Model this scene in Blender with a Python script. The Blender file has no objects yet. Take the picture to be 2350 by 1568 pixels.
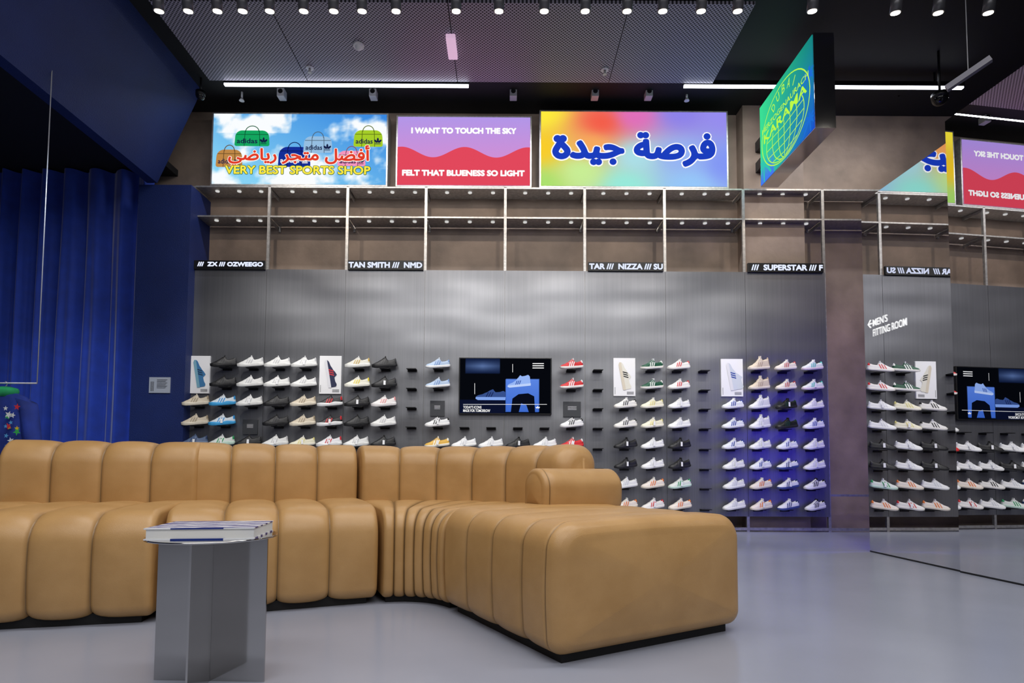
import bpy, math, random
from mathutils import Vector, Matrix, noise
from mathutils.geometry import tessellate_polygon
random.seed(4)
sc=bpy.context.scene
COL=sc.collection
# ---------------------------------------------------------------- camera
f=1350.0; cx=1160.0; PITCH=math.radians(3.0); ROLL=math.radians(0.33)
cy=1072.0-f*math.tan(PITCH)
R=Matrix.Rotation(math.radians(90)+PITCH,3,'X')@Matrix.Rotation(ROLL,3,'Z')
CL=Vector((0,0,0.73))
cam=bpy.data.objects.new('camera',bpy.data.cameras.new('camera'))
COL.objects.link(cam); cam.location=CL; cam.rotation_euler=R.to_euler()
cam.data.sensor_width=36
cam.data.lens=36*f/2350
cam.data.shift_x=(1175-cx)/2350; cam.data.shift_y=(cy-784)/2350
cam.data.clip_start=0.05
sc.camera=cam
sc.view_settings.view_transform='Standard'
def ray(px,py): return R@Vector((px-cx,-(py-cy),-f))
def W(px,py,Y):
    d=ray(px,py); return CL+d*(Y/d.y)
def WX(px,py,Y): return W(px,py,Y).x
def WZ(px,py,Y): return W(px,py,Y).z
# ---------------------------------------------------------------- materials
def L(c):
    o=[]
    for v in c[:3]:
        v=v/255.0
        o.append(v/12.92 if v<=0.04045 else ((v+0.055)/1.055)**2.4)
    return (o[0],o[1],o[2],1)
MC={}
def pm(name,col,rough=0.5,metal=0.0,emit=0,var=0.0,vscale=5,vstretch=(1,1,1),bump=0.0,bscale=40,bstretch=(1,1,1),spec=0.5,sheen=0,col2=None,coat=0):
    if name in MC: return MC[name]
    m=bpy.data.materials.new(name); m.use_nodes=True
    nt=m.node_tree; b=nt.nodes['Principled BSDF']
    c=L(col); b.inputs['Base Color'].default_value=c
    b.inputs['Roughness'].default_value=rough; b.inputs['Metallic'].default_value=metal
    b.inputs['Specular IOR Level'].default_value=spec
    if sheen: b.inputs['Sheen Weight'].default_value=sheen
    if coat: b.inputs['Coat Weight'].default_value=coat
    if emit:
        b.inputs['Emission Color'].default_value=c; b.inputs['Emission Strength'].default_value=emit
    tc=None
    if var or bump:
        tc=nt.nodes.new('ShaderNodeTexCoord')
    if var:
        mp=nt.nodes.new('ShaderNodeMapping'); mp.inputs['Scale'].default_value=vstretch
        n=nt.nodes.new('ShaderNodeTexNoise'); n.inputs['Scale'].default_value=vscale; n.inputs['Detail'].default_value=6
        r=nt.nodes.new('ShaderNodeValToRGB'); r.color_ramp.elements[0].position=.3; r.color_ramp.elements[1].position=.7
        c2=L(col2) if col2 else tuple(min(1,v*(1+var)) for v in c[:3])+(1,)
        c1=c if col2 else tuple(v*(1-var) for v in c[:3])+(1,)
        r.color_ramp.elements[0].color=c1; r.color_ramp.elements[1].color=c2
        nt.links.new(tc.outputs['Object'],mp.inputs[0]); nt.links.new(mp.outputs[0],n.inputs['Vector'])
        nt.links.new(n.outputs['Fac'],r.inputs[0]); nt.links.new(r.outputs[0],b.inputs['Base Color'])
    if bump:
        mp=nt.nodes.new('ShaderNodeMapping'); mp.inputs['Scale'].default_value=bstretch
        n=nt.nodes.new('ShaderNodeTexNoise'); n.inputs['Scale'].default_value=bscale; n.inputs['Detail'].default_value=3
        bp=nt.nodes.new('ShaderNodeBump'); bp.inputs['Strength'].default_value=bump; bp.inputs['Distance'].default_value=0.02
        nt.links.new(tc.outputs['Object'],mp.inputs[0]); nt.links.new(mp.outputs[0],n.inputs['Vector'])
        nt.links.new(n.outputs['Fac'],bp.inputs['Height']); nt.links.new(bp.outputs[0],b.inputs['Normal'])
    MC[name]=m; return m
def em(name,col,s=1.0):
    if name in MC: return MC[name]
    m=bpy.data.materials.new(name); m.use_nodes=True; nt=m.node_tree; nt.nodes.clear()
    e=nt.nodes.new('ShaderNodeEmission'); o=nt.nodes.new('ShaderNodeOutputMaterial')
    e.inputs[0].default_value=L(col); e.inputs[1].default_value=s
    nt.links.new(e.outputs[0],o.inputs[0]); MC[name]=m; return m
def vcm(name,s=1.0,emissive=True,rough=.5):
    if name in MC: return MC[name]
    m=bpy.data.materials.new(name); m.use_nodes=True; nt=m.node_tree
    a=nt.nodes.new('ShaderNodeAttribute'); a.attribute_name='Col'
    if emissive:
        o=nt.nodes['Material Output']; e=nt.nodes.new('ShaderNodeEmission'); e.inputs[1].default_value=s
        nt.links.new(a.outputs['Color'],e.inputs[0]); nt.links.new(e.outputs[0],o.inputs[0])
    else:
        b=nt.nodes['Principled BSDF']; b.inputs['Roughness'].default_value=rough
        nt.links.new(a.outputs['Color'],b.inputs['Base Color'])
    MC[name]=m; return m
# ---------------------------------------------------------------- builders
def top(o,label,cat,group=None,kind=None):
    o['label']=label; o['category']=cat
    if group: o['group']=group
    if kind: o['kind']=kind
    return o
def st(o,label=None):
    o['kind']='structure'
    o['label']=label or o.name; o['category']='room'
    return o
def empty(name,loc):
    e=bpy.data.objects.new(name,None); e.empty_display_size=.1; e.location=loc; COL.objects.link(e); return e
def mk(name,vs,fs,mat,parent=None,smooth=False,mi=None,origin=None,cols=None):
    vs=[Vector(v) for v in vs]
    if origin is None:
        lo=Vector((min(v.x for v in vs),min(v.y for v in vs),min(v.z for v in vs)))
        hi=Vector((max(v.x for v in vs),max(v.y for v in vs),max(v.z for v in vs)))
        origin=(lo+hi)/2
    origin=Vector(origin)
    me=bpy.data.meshes.new(name); me.from_pydata([v-origin for v in vs],[],fs); me.validate(); me.update()
    for m in (mat if isinstance(mat,(list,tuple)) else [mat]): me.materials.append(m)
    if mi: 
        for p,i in zip(me.polygons,mi): p.material_index=i
    if smooth: 
        for p in me.polygons: p.use_smooth=True
    if cols is not None:
        a=me.color_attributes.new('Col','FLOAT_COLOR','POINT')
        for i,c in enumerate(cols): a.data[i].color=c
    o=bpy.data.objects.new(name,me); COL.objects.link(o); o.location=origin
    if parent:
        o.parent=parent; o.matrix_parent_inverse=Matrix.Translation(-parent.location)
    return o
BF=[(0,3,2,1),(4,5,6,7),(0,1,5,4),(1,2,6,5),(2,3,7,6),(3,0,4,7)]
def bv(x0,x1,y0,y1,z0,z1): return [(x0,y0,z0),(x1,y0,z0),(x1,y1,z0),(x0,y1,z0),(x0,y0,z1),(x1,y0,z1),(x1,y1,z1),(x0,y1,z1)]
def box(name,x0,x1,y0,y1,z0,z1,mat,parent=None,bev=0):
    o=mk(name,bv(x0,x1,y0,y1,z0,z1),BF,mat,parent)
    if bev:
        b=o.modifiers.new('b','BEVEL'); b.width=bev; b.segments=2
    return o
def boxes(name,lst,mat,parent=None,bev=0):
    vs=[];fs=[]
    for b in lst:
        n=len(vs); vs+=bv(*b); fs+=[tuple(i+n for i in q) for q in BF]
    o=mk(name,vs,fs,mat,parent)
    if bev:
        b=o.modifiers.new('b','BEVEL'); b.width=bev; b.segments=2
    return o
def cyl(name,p0,p1,r0,mat,parent=None,r1=None,n=20,smooth=True):
    p0=Vector(p0);p1=Vector(p1); r1=r0 if r1 is None else r1
    d=(p1-p0).normalized(); a=d.orthogonal().normalized(); b=d.cross(a)
    vs=[];fs=[]
    for p,r in((p0,r0),(p1,r1)):
        for i in range(n):
            t=2*math.pi*i/n; vs.append(p+a*math.cos(t)*r+b*math.sin(t)*r)
    for i in range(n): fs.append((i,(i+1)%n,n+(i+1)%n,n+i))
    fs.append(tuple(range(n-1,-1,-1))); fs.append(tuple(range(n,2*n)))
    o=mk(name,vs,fs,mat,parent)
    if smooth:
        for p in o.data.polygons[:n]: p.use_smooth=True
    return o
def tube(name,pts,r,mat,parent=None,n=8):
    vs=[];fs=[]; pts=[Vector(p) for p in pts]
    for k,p in enumerate(pts):
        d=(pts[min(k+1,len(pts)-1)]-pts[max(k-1,0)]).normalized()
        up=Vector((0.01,0.02,1)) if abs(d.z)<.95 else Vector((0,1,0.01))
        a=d.cross(up).normalized(); b=d.cross(a)
        for i in range(n):
            t=2*math.pi*i/n; vs.append(p+a*math.cos(t)*r+b*math.sin(t)*r)
    for k in range(len(pts)-1):
        for i in range(n): fs.append((k*n+i,k*n+(i+1)%n,(k+1)*n+(i+1)%n,(k+1)*n+i))
    fs.append(tuple(range(n-1,-1,-1))); fs.append(tuple((len(pts)-1)*n+i for i in range(n)))
    return mk(name,vs,fs,mat,parent,smooth=True)
def dome(name,c,r,mat,parent=None,down=True,n=20,m=8,sq=1.0):
    vs=[];fs=[]
    for j in range(m+1):
        a=math.pi/2*j/m
        for i in range(n):
            t=2*math.pi*i/n; vs.append((c[0]+r*math.cos(a)*math.cos(t),c[1]+r*math.cos(a)*math.sin(t),c[2]+(-1 if down else 1)*sq*r*math.sin(a)))
    for j in range(m):
        for i in range(n): fs.append((j*n+i,j*n+(i+1)%n,(j+1)*n+(i+1)%n,(j+1)*n+i))
    fs.append(tuple(range(n)))
    return mk(name,vs,fs,mat,parent,smooth=True)
def MY(yy): return lambda u,v,d:(u,yy-d,v)
def flat(name,polys,M,mat,parent,d=0.003):
    vs=[];fs=[]
    for p in polys:
        n=len(vs); vs+=[M(u,v,d) for u,v in p]; fs.append(tuple(range(n,n+len(p))))
    return mk(name,vs,fs,mat,parent)
def ribbon2(pts,w,closed=False):
    out=[];N=len(pts)
    q=[]
    for i in range(N):
        a=Vector(pts[(i-1)%N] if closed else pts[max(i-1,0)]); b=Vector(pts[(i+1)%N] if closed else pts[min(i+1,N-1)])
        t=(b-a).normalized(); n=Vector((-t.y,t.x))*w/2; p=Vector(pts[i]); q.append((tuple(p+n),tuple(p-n)))
    for i in range(N if closed else N-1):
        a=q[i];b=q[(i+1)%N]; out.append([a[0],b[0],b[1],a[1]])
    return out
def ell(c,rx,ry,a0=0,a1=360,n=28,rot=0):
    o=[]
    k=n if a1-a0>=360 else n+1
    for i in range(k):
        t=math.radians(a0+(a1-a0)*i/n); x=rx*math.cos(t); y=ry*math.sin(t)
        o.append((c[0]+x*math.cos(rot)-y*math.sin(rot),c[1]+x*math.sin(rot)+y*math.cos(rot)))
    return o
TC={}
def tmesh(body,bold,shear=0,fill=True):
    k=(body,bold,shear,fill)
    if k in TC: return TC[k]
    cu=bpy.data.curves.new('t','FONT'); cu.body=body; cu.size=1; cu.offset=bold; cu.resolution_u=3; cu.shear=shear
    if not fill: cu.fill_mode='NONE'
    o=bpy.data.objects.new('t',cu); COL.objects.link(o)
    dg=bpy.context.evaluated_depsgraph_get(); dg.update()
    me=bpy.data.meshes.new_from_object(o.evaluated_get(dg))
    vs=[(v.co.x,v.co.y) for v in me.vertices]
    fs=[tuple(p.vertices) for p in me.polygons] if fill else [tuple(e.vertices) for e in me.edges]
    bpy.data.objects.remove(o); bpy.data.meshes.remove(me)
    TC[k]=(vs,fs); return TC[k]
GM={}
def gmesh(ch):
    if ch in GM: return GM[ch]
    if ord(ch)==0xFE93:      # isolated round letter with two dots: drawn as a drop-shaped ring
        pts=[]
        for i in range(28):
            t=2*math.pi*i/28; x=.165*math.cos(t); y=.15*math.sin(t)
            k=max(0,math.sin(t))**3
            pts.append((.22+x*(1-.55*k)-.03*k,.17+y+.11*k))
        V=[];F=[]
        for q in ribbon2(pts,.085,True):
            n0=len(V); V+=q; F.append((n0,n0+1,n0+2,n0+3))
        for cx_ in (.11,.26):
            n0=len(V); V+=ell((cx_,.56),.062,.062,n=14); F.append(tuple(range(n0,n0+14)))
        GM[ch]=(V,F); return GM[ch]
    vs,es=tmesh(ch,0,0,False)
    if not es: GM[ch]=tmesh(ch,0); return GM[ch]
    nb={}
    for a_,b_ in es: nb.setdefault(a_,[]).append(b_); nb.setdefault(b_,[]).append(a_)
    seen=set(); loops=[]
    for s in range(len(vs)):
        if s in seen or s not in nb: continue
        lp=[s]; seen.add(s)
        nx_=s+1 if (s+1) in nb[s] else nb[s][0]
        while nx_ not in seen:
            lp.append(nx_); seen.add(nx_)
            c_=[q for q in nb[nx_] if q not in seen]
            if not c_: break
            nx_=c_[0]
        if len(lp)>2: loops.append([vs[i] for i in lp])
    def area(p): return sum(p[i][0]*p[(i+1)%len(p)][1]-p[(i+1)%len(p)][0]*p[i][1] for i in range(len(p)))/2
    def inside(pt,p):
        c_=False
        for i in range(len(p)):
            a_,b_=p[i],p[i-1]
            if (a_[1]>pt[1])!=(b_[1]>pt[1]) and pt[0]<(b_[0]-a_[0])*(pt[1]-a_[1])/(b_[1]-a_[1])+a_[0]: c_=not c_
        return c_
    big=max(loops,key=lambda p:abs(area(p))); sg=area(big)>0
    outs=[[p] for p in loops if (area(p)>0)==sg]; holes=[p for p in loops if (area(p)>0)!=sg]
    for h in holes:
        cand=[o for o in outs if inside(h[0],o[0])]
        if cand: min(cand,key=lambda o:abs(area(o[0]))).append(h)
    V=[];F=[]
    for o in outs:
        flat_=[p for l_ in o for p in l_]; n0=len(V)
        tr=tessellate_polygon([[Vector((p[0],p[1],0)) for p in l_] for l_ in o])
        V+=flat_; F+=[tuple(i+n0 for i in t_) for t_ in tr]
    GM[ch]=(V,F); return GM[ch]
def text(body,bx,M,mat,parent,bold=0.0,d=0.004,pad=0,name='lettering',shear=0):
    vs,fs=tmesh(body,bold,shear)
    if not vs: print('NO GLYPHS',body); return
    x0=min(v[0] for v in vs);x1=max(v[0] for v in vs);y0=min(v[1] for v in vs);y1=max(v[1] for v in vs)
    u0,u1,v0,v1=bx; u0-=pad;u1+=pad;v0-=pad;v1+=pad
    w=[M(u0+(x-x0)/(x1-x0)*(u1-u0),v0+(y-y0)/(y1-y0)*(v1-v0),d) for x,y in vs]
    return mk(name,w,fs,mat,parent)
def script(body,bx,M,mat,parent,rad,d,name='lettering',real=False):
    # glyph-by-glyph lettering thickened with offset copies (rad in metres)
    G=[];pref=''
    for ch in body:
        pref+=ch
        if ch==' ': continue
        gv,gf=tmesh(ch,0) if real else gmesh(ch)
        pv,_=tmesh(pref,0)
        off=max(v[0] for v in pv)-max(v[0] for v in gv)
        G.append((off,gv,gf))
    allx=[o+v[0] for o,gv,_ in G for v in gv]; ally=[v[1] for _,gv,_ in G for v in gv]
    x0,x1,y0,y1=min(allx),max(allx),min(ally),max(ally)
    u0,u1,v0,v1=bx
    vs=[];fs=[]; layer=0
    sh=[(0,0)]+([(rad*math.cos(2*math.pi*k/12),rad*math.sin(2*math.pi*k/12)) for k in range(12)] if rad else [])
    if rad: sh+=[(rad*.5*math.cos(2*math.pi*k/6),rad*.5*math.sin(2*math.pi*k/6)) for k in range(6)]
    for (o,gv,gf) in G:
        for (sx,sy) in sh:
            n=len(vs); layer+=1; dd=d+(layer%25)*.00004
            vs+=[M(u0+(o+x-x0)/(x1-x0)*(u1-u0)+sx,v0+(y-y0)/(y1-y0)*(v1-v0)+sy,dd) for x,y in gv]
            fs+=[tuple(i+n for i in q) for q in gf]
    return mk(name,vs,fs,mat,parent)
def vgrid(name,bx,nu,nv,M,fn,mat,parent,d=0.0):
    u0,u1,v0,v1=bx; vs=[];fs=[];cs=[]
    for j in range(nv+1):
        for i in range(nu+1):
            a=i/nu;b=j/nv; vs.append(M(u0+(u1-u0)*a,v0+(v1-v0)*b,d)); cs.append(L(fn(a,b)))
    for j in range(nv):
        for i in range(nu):
            k=j*(nu+1)+i; fs.append((k,k+1,k+nu+2,k+nu+1))
    return mk(name,vs,fs,mat,parent,cols=cs)
def mix(a,b,t):
    t=max(0,min(1,t)); return tuple(a[i]*(1-t)+b[i]*t for i in range(3))
# ---------------------------------------------------------------- room
D=6.85; DW=7.15
m_plaster=pm('taupe_plaster',(140,123,110),.55,var=.28,vscale=2.5,bump=.25,bscale=9)
m_black=pm('black_paint',(9,10,14),.7)
m_bluewall=pm('navy_paint',(12,34,92),.55,var=.12,vscale=3,bump=.3,bscale=120)
m_floor=pm('grey_resin_floor',(150,154,168),.22,var=.06,vscale=1.2,bump=.02,bscale=3)
m_steel=pm('galvanised_steel',(185,183,180),.42,.85,var=.2,vscale=30,bump=.05,bscale=60)
m_steeld=pm('dark_steel',(70,70,74),.4,1.0)
m_white=pm('white_plastic',(225,225,228),.4)
m_blk=pm('black_plastic',(12,12,13),.4)
HC=5.15
XL=-7.3; XR=6.6; YB=-4.5
st(box('floor',XL,XR,YB,DW,-.1,0,m_floor),'smooth grey resin floor')
st(box('wall_rear',XL,XR,DW,DW+.15,0,HC,m_plaster),'mottled taupe plaster wall')
st(box('wall_left',XL-.15,XL,YB,DW,0,HC,m_bluewall),'navy painted wall')
m_dark=pm('charcoal_wall',(60,60,66),.7)
m_gw=pm('grey_wall',(105,105,110),.7)
st(box('wall_right',XR,XR+.15,YB,DW,0,HC,m_dark),'charcoal wall')
st(box('wall_front',XL,XR,YB-.15,YB,0,HC,m_gw),'grey wall')
st(box('ceiling',XL,XR,YB,DW,HC,HC+.1,m_black),'black painted ceiling')
cX0=WX(1705,330,6.95); cX1=WX(1842,330,6.95)
st(box('wall_column',cX0,cX1,6.95,DW,0,HC,m_plaster),'taupe plaster column')
bX0=WX(308,700,6.7); bX1=WX(430,700,6.7)
st(box('wall_blue_pier',bX0,bX1,6.7,DW,0,WZ(335,424,6.7),m_bluewall),'navy painted pier beside the curtain')
a=W(450,235,6.7); b=W(361,420,6.7)
x1,z1=a.x,a.z; x2,z2=b.x,b.z
ys=[6.7,YB]
pr=[(x1+.05,HC),(x1,z1),(x2,z2),(x2-.12,z2),(x1-.2,z1+.05),(x1-.2,HC)]
vs=[(p[0],y,p[1]) for y in ys for p in pr]
n=len(pr); fs=[(i,(i+1)%n,n+(i+1)%n,n+i) for i in range(n)]+[tuple(range(n-1,-1,-1)),tuple(range(n,2*n))]
st(mk('trim_1',vs,fs,m_bluewall),'sloped navy bulkhead below the ceiling')
st(box('added_dark_sheet',XL,x2-.02,YB,DW,4.32,4.40,m_black),'added black sheet that keeps the curtain top dark')  # added sheet standing in for the deep shade over the curtain
def perf():
    m=bpy.data.materials.new('perforated_metal'); m.use_nodes=True; nt=m.node_tree; b=nt.nodes['Principled BSDF']
    tc=nt.nodes.new('ShaderNodeTexCoord'); mp=nt.nodes.new('ShaderNodeMapping'); mp.inputs['Scale'].default_value=(38,38,38); mp.inputs['Rotation'].default_value=(0,0,.785)
    v=nt.nodes.new('ShaderNodeTexVoronoi'); v.voronoi_dimensions='2D'; v.inputs['Randomness'].default_value=0; v.inputs['Scale'].default_value=1
    r=nt.nodes.new('ShaderNodeValToRGB'); r.color_ramp.elements[0].position=.30; r.color_ramp.elements[0].color=L((48,46,54)); r.color_ramp.elements[1].position=.42; r.color_ramp.elements[1].color=L((176,172,188))
    nt.links.new(tc.outputs['Object'],mp.inputs[0]); nt.links.new(mp.outputs[0],v.inputs['Vector']); nt.links.new(v.outputs['Distance'],r.inputs[0]); nt.links.new(r.outputs[0],b.inputs['Base Color'])
    b.inputs['Roughness'].default_value=.5; b.inputs['Metallic'].default_value=.1
    return m
m_perf=perf()
YC=6.3; CZ=WZ(1050,188,YC)
def CF(px,py,z):
    d=ray(px,py); return CL+d*((z-CL.z)/d.z)
exs=[WX(480,186,YC),WX(706,187,YC),WX(1050,188,YC),WX(1397,190,YC),WX(1636,192,YC)]
yn=CF(1030,6,CZ).y
for i in range(4):
    o=box('ceiling_panel',exs[i]+.004,exs[i+1]-.004,yn,YC,CZ,CZ+.03,m_perf)
    top(o,'grey perforated metal ceiling panel','ceiling panel','perforated ceiling panels',kind='structure')
m_led=em('led_white',(235,240,255),7)
for (pa,pb) in ((515,1075),(1570,2210)):
    xa=WX(pa,194,YC+.03); xb=WX(pb,200,YC+.03); z=WZ((pa+pb)/2,(193+205)/2 if pa>1500 else 195,YC+.03)
    e=empty('linear_light',((xa+xb)/2,YC+.03,z)); top(e,'long slim white ceiling light','ceiling light','linear ceiling lights')
    box('housing',xa-.01,xb+.01,YC+.015,YC+.055,z+.008,z+.06,m_blk,e)
    box('bracket',xa+.3,xa+.32,YC+.03,YC+.04,z+.06,HC,m_blk,e)
    box('bracket',xb-.32,xb-.3,YC+.03,YC+.04,z+.06,HC,m_blk,e)
    box('diffuser',xa,xb,YC+.018,YC+.052,z-.012,z+.008,m_led,e)
# ---------------------------------------------------------------- shoe wall rack
ppx=[440,614,795,976,1159,1342,1526,1708,1891]
PX=[WX(p,600,D) for p in ppx]
zt=WZ(1160,431,D); zm=WZ(1160,499,D); zp=WZ(1160,622,D); zb=WZ(1800,1186,D)
rack=empty('shelving_frame',(0,D+.15,0)); top(rack,'galvanised steel shelving frame with empty upper shelves','shelving')
PX2=PX+[PX[-1]+(PX[-1]-PX[-2])]
w=.016
for i,x in enumerate(PX2):
    ps=[(x-w,x+w,D,D+.03,0.0,zt)]
    ps+=[(x-w*.5,x+w*.5,D+.03,D+.298,z-.02,z+.02) for z in (zt-.03,zm-.03)]
    boxes('post',ps,m_steel,rack)
for i in range(len(PX2)-1):
    for z in (zt,zm):
        box('shelf',PX2[i]+w,PX2[i+1]-w,D+.002,D+.28,z-.012,z+.006,m_steel,rack)
    box('shelf',PX2[i]+w,PX2[i+1]-w,D+.004,D+.03,0.012,0.045,m_steel,rack)
box('shelf',PX[-1]+w,PX2[-1]-w,D+.004,D+.05,WZ(1940,1140,D),WZ(1940,1140,D)+.025,m_steel,rack)
for px in (470,640,812,985,1333,1510,1682,1855):
    p=W(px,520,DW-.05)
    yw=6.95 if 1705<px<1842 else DW
    boxes('bracket',[(p.x-.012,p.x+.012,yw-.02,yw-.002,p.z-.06,p.z+.05),(p.x-.012,p.x+.012,yw-.12,yw-.01,p.z+.035,p.z+.05)],m_steel,rack)
m_puck=pm('puck_lens',(240,240,235),.4,emit=.6)
for i in range(8):
    for k in range(3):
        for z in (zt,zm):
            x=PX[i]+(PX[i+1]-PX[i])*(k+.75)/3.4+.03
            o=cyl('puck_light',(x,D+.10,z-.012),(x,D+.10,z-.022),.024,m_puck,n=14)
            top(o,'small round white light under a steel shelf','light','shelf puck lights')
def brushed():
    m=pm('brushed_steel',(150,151,156),.40,.85); nt=m.node_tree; b=nt.nodes['Principled BSDF']
    tc=nt.nodes.new('ShaderNodeTexCoord')
    mp=nt.nodes.new('ShaderNodeMapping'); mp.inputs['Scale'].default_value=(90,90,1.0)
    n=nt.nodes.new('ShaderNodeTexNoise'); n.inputs['Scale'].default_value=1; n.inputs['Detail'].default_value=5
    r=nt.nodes.new('ShaderNodeValToRGB'); r.color_ramp.elements[0].position=.25; r.color_ramp.elements[1].position=.8
    r.color_ramp.elements[0].color=L((130,131,135)); r.color_ramp.elements[1].color=L((141,142,146))
    nt.links.new(tc.outputs['Object'],mp.inputs[0]); nt.links.new(mp.outputs[0],n.inputs['Vector']); nt.links.new(n.outputs['Fac'],r.inputs[0]); nt.links.new(r.outputs[0],b.inputs['Base Color'])
    geo=nt.nodes.new('ShaderNodeNewGeometry')
    mp2=nt.nodes.new('ShaderNodeMapping'); mp2.inputs['Scale'].default_value=(.55,.55,1.9)
    n2=nt.nodes.new('ShaderNodeTexNoise'); n2.inputs['Scale'].default_value=1.1; n2.inputs['Detail'].default_value=1
    bp=nt.nodes.new('ShaderNodeBump'); bp.inputs['Strength'].default_value=1.0; bp.inputs['Distance'].default_value=.032
    nt.links.new(geo.outputs['Position'],mp2.inputs[0]); nt.links.new(mp2.outputs[0],n2.inputs['Vector']); nt.links.new(n2.outputs['Fac'],bp.inputs['Height']); nt.links.new(bp.outputs[0],b.inputs['Normal'])
    return m
m_br=brushed()
for i in range(8):
    o=box('wall_panel',PX[i]+.002 if i else PX[i]-.05,PX[i+1]-.002,D-.012,D-.001,zb,zp,m_br)
    top(o,'tall brushed steel panel behind the shoe display','wall panel','brushed steel wall panels')
# ---------------------------------------------------------------- signs
mw=em('lettering_white',(255,255,255),1.0)
m_glow=vcm('lightbox_print',1.0)
def lightbox(px0,px1,py0,py1,depth,label,fn,nu=60,nv=30,Y=D-.0):
    pm_=(py0+py1)/2
    x0=WX(px0,pm_,Y);x1=WX(px1,pm_,Y); z1=WZ((px0+px1)/2,py0,Y); z0=zt+.008
    e=empty('illuminated_sign',((x0+x1)/2,Y+depth/2,z0)); top(e,label,'sign')
    box('frame',x0,x1,Y,Y+depth,z0,z1,m_steel,e)
    g=.018
    M=MY(Y); bx=(x0+g,x1-g,z0+g,z1-g)
    vgrid('lit_face',bx,nu,nv,M,fn,m_glow,e,.003)
    def S(px,py):
        p=W(px,py,Y); return (p.x,p.z)
    return e,M,bx,S
def cloud(a,b):
    base=mix((135,210,245),(45,125,220),min(1,max(0,(a*.55+.1)+ (b-.5)*.5)))
    nn=noise.fractal(Vector((a*5+3,b*2.6,0.3)),1,2,5)
    t=(nn+.02+ (.40 if b<.25 else 0)*(1-b*3)+.12*(1-a)+(.2 if b>.72 and a<.45 else 0))*2.4
    return mix(base,(250,253,255),t)
e,M,bx,S=lightbox(485,890,259,425,.16,'illuminated sign with clouds, sports bags and red and yellow lettering',cloud,150,64)
def SB(px0,px1,py0,py1):
    a=S((px0+px1)/2,py1);b=S((px0+px1)/2,py0); return (S(px0,(py0+py1)/2)[0],S(px1,(py0+py1)/2)[0],a[1],b[1])
bags=[((540,300,618,336),(20,165,95),'n'),((497,344,556,384),(190,135,70),'k'),((776,347,838,382),(245,150,190),'n'),((640,338,712,384),(20,45,150),'w'),((698,314,762,352),(150,190,225),'n'),((813,300,878,338),(165,205,40),'n')]
for k,((u0,v0,u1,v1),c,tc_) in enumerate(bags):
    x0,x1,z0,z1=SB(u0,u1,v0,v1); r=.42*(z1-z0); r2=.12*(z1-z0)
    pts=[]
    for (sx,sz,a0,rr) in ((1,1,0,r),(-1,1,90,r),(-1,-1,180,r2),(1,-1,270,r2)):
        ax=(x1-rr if sx>0 else x0+rr); az=(z1-rr if sz>0 else z0+rr)
        if sz<0: ax+=sx*.006
        for j in range(7):
            t=math.radians(a0+90*j/6); pts.append((ax+rr*math.cos(t),az+rr*math.sin(t)))
    flat('printed_bag',[pts],M,em('bag%d'%k,c,1),e,.0050+.0009*k)
    dk=tuple(int(v*.55) for v in c)
    hd=ribbon2(ell(((x0+x1)/2,z1-.02),(x1-x0)*.20,.075,0,180,14),.010)
    tr=ribbon2([(x0+.012,z1-.05),(x1-.012,z1-.05)],.008)+ribbon2([(x0+(x1-x0)*.27,z0),(x0+(x1-x0)*.29,z1-.01)],.008)+ribbon2([(x0+(x1-x0)*.73,z0),(x0+(x1-x0)*.71,z1-.01)],.008)
    flat('printed_trim',hd+tr,M,em('bagd%d'%k,dk,1),e,.0053+.0009*k)
    tm=em('bagink_w',(245,245,245),1) if tc_=='w' else em('bagink_n',(20,30,70),1)
    zc=z0+.33*(z1-z0); dd=.0056+.0009*k
    text('adidas',(x0+.02,x0+(x1-x0)*.66,zc-.03,zc+.03),M,tm,e,.02,dd)
    lx=x0+(x1-x0)*.84; s=.03
    flat('printed_emblem',[ell((lx,zc+.015),s*.42,s,rot=0,n=12),ell((lx-s*.85,zc+.002),s*.42,s*.85,rot=.8,n=12),ell((lx+s*.85,zc+.002),s*.42,s*.85,rot=-.8,n=12)]+[[(lx-s*1.2,zc-.02-q*.011),(lx+s*1.2,zc-.02-q*.011),(lx+s*1.1,zc-.026-q*.011),(lx-s*1.1,zc-.026-q*.011)] for q in range(2)],M,tm,e,dd)
AR1=''.join(chr(c) for c in (0xFEF2,0xFEBF,0xFE8E,0xFEF3,0xFEAD,0x20,0xFEAE,0xFEA0,0xFE98,0xFEE3,0x20,0xFEDE,0xFEC0,0xFED3,0xFE83))
AR2=''.join(chr(c) for c in (0xFE93,0xFEAA,0xFEF4,0xFE9F,0x20,0xFE94,0xFEBB,0xFEAE,0xFED3))
b1=SB(526,848,335,384)
script(AR1,b1,M,em('ink_white',(255,250,240),1),e,.014,.0125)
script(AR1,b1,M,em('ink_red',(225,60,40),1),e,.006,.015)
b1=SB(519,850,383,401)
script('VERY BEST SPORTS SHOP',b1,M,em('ink_green',(20,95,50),1),e,.011,.0165,real=True)
script('VERY BEST SPORTS SHOP',b1,M,em('ink_yellow',(250,232,70),1),e,.0045,.019,real=True)
def wav(a,b):
    return mix((222,140,205),(178,150,232),b*1.1-.1)
e,M,bx,S=lightbox(909,1220,266,425,.13,'illuminated lavender sign with a red wave and white lettering',wav,30,20)
u0,u1,v0,v1=bx; pts=[]
N=60
vm=S(1065,350)[1]; am=(S(1065,338)[1]-S(1065,362)[1])/2
red=em('ink_coral',(226,72,92),1)
q=[]
for i in range(N+1):
    a_=i/N; x=u0+(u1-u0)*a_; q.append((x,vm+am*math.cos((a_-.03)*2*math.pi*2.1)))
flat('printed_wave',[[ (q[i][0],v0),(q[i+1][0],v0),q[i+1],q[i]] for i in range(N)],M,red,e,.006)
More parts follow.
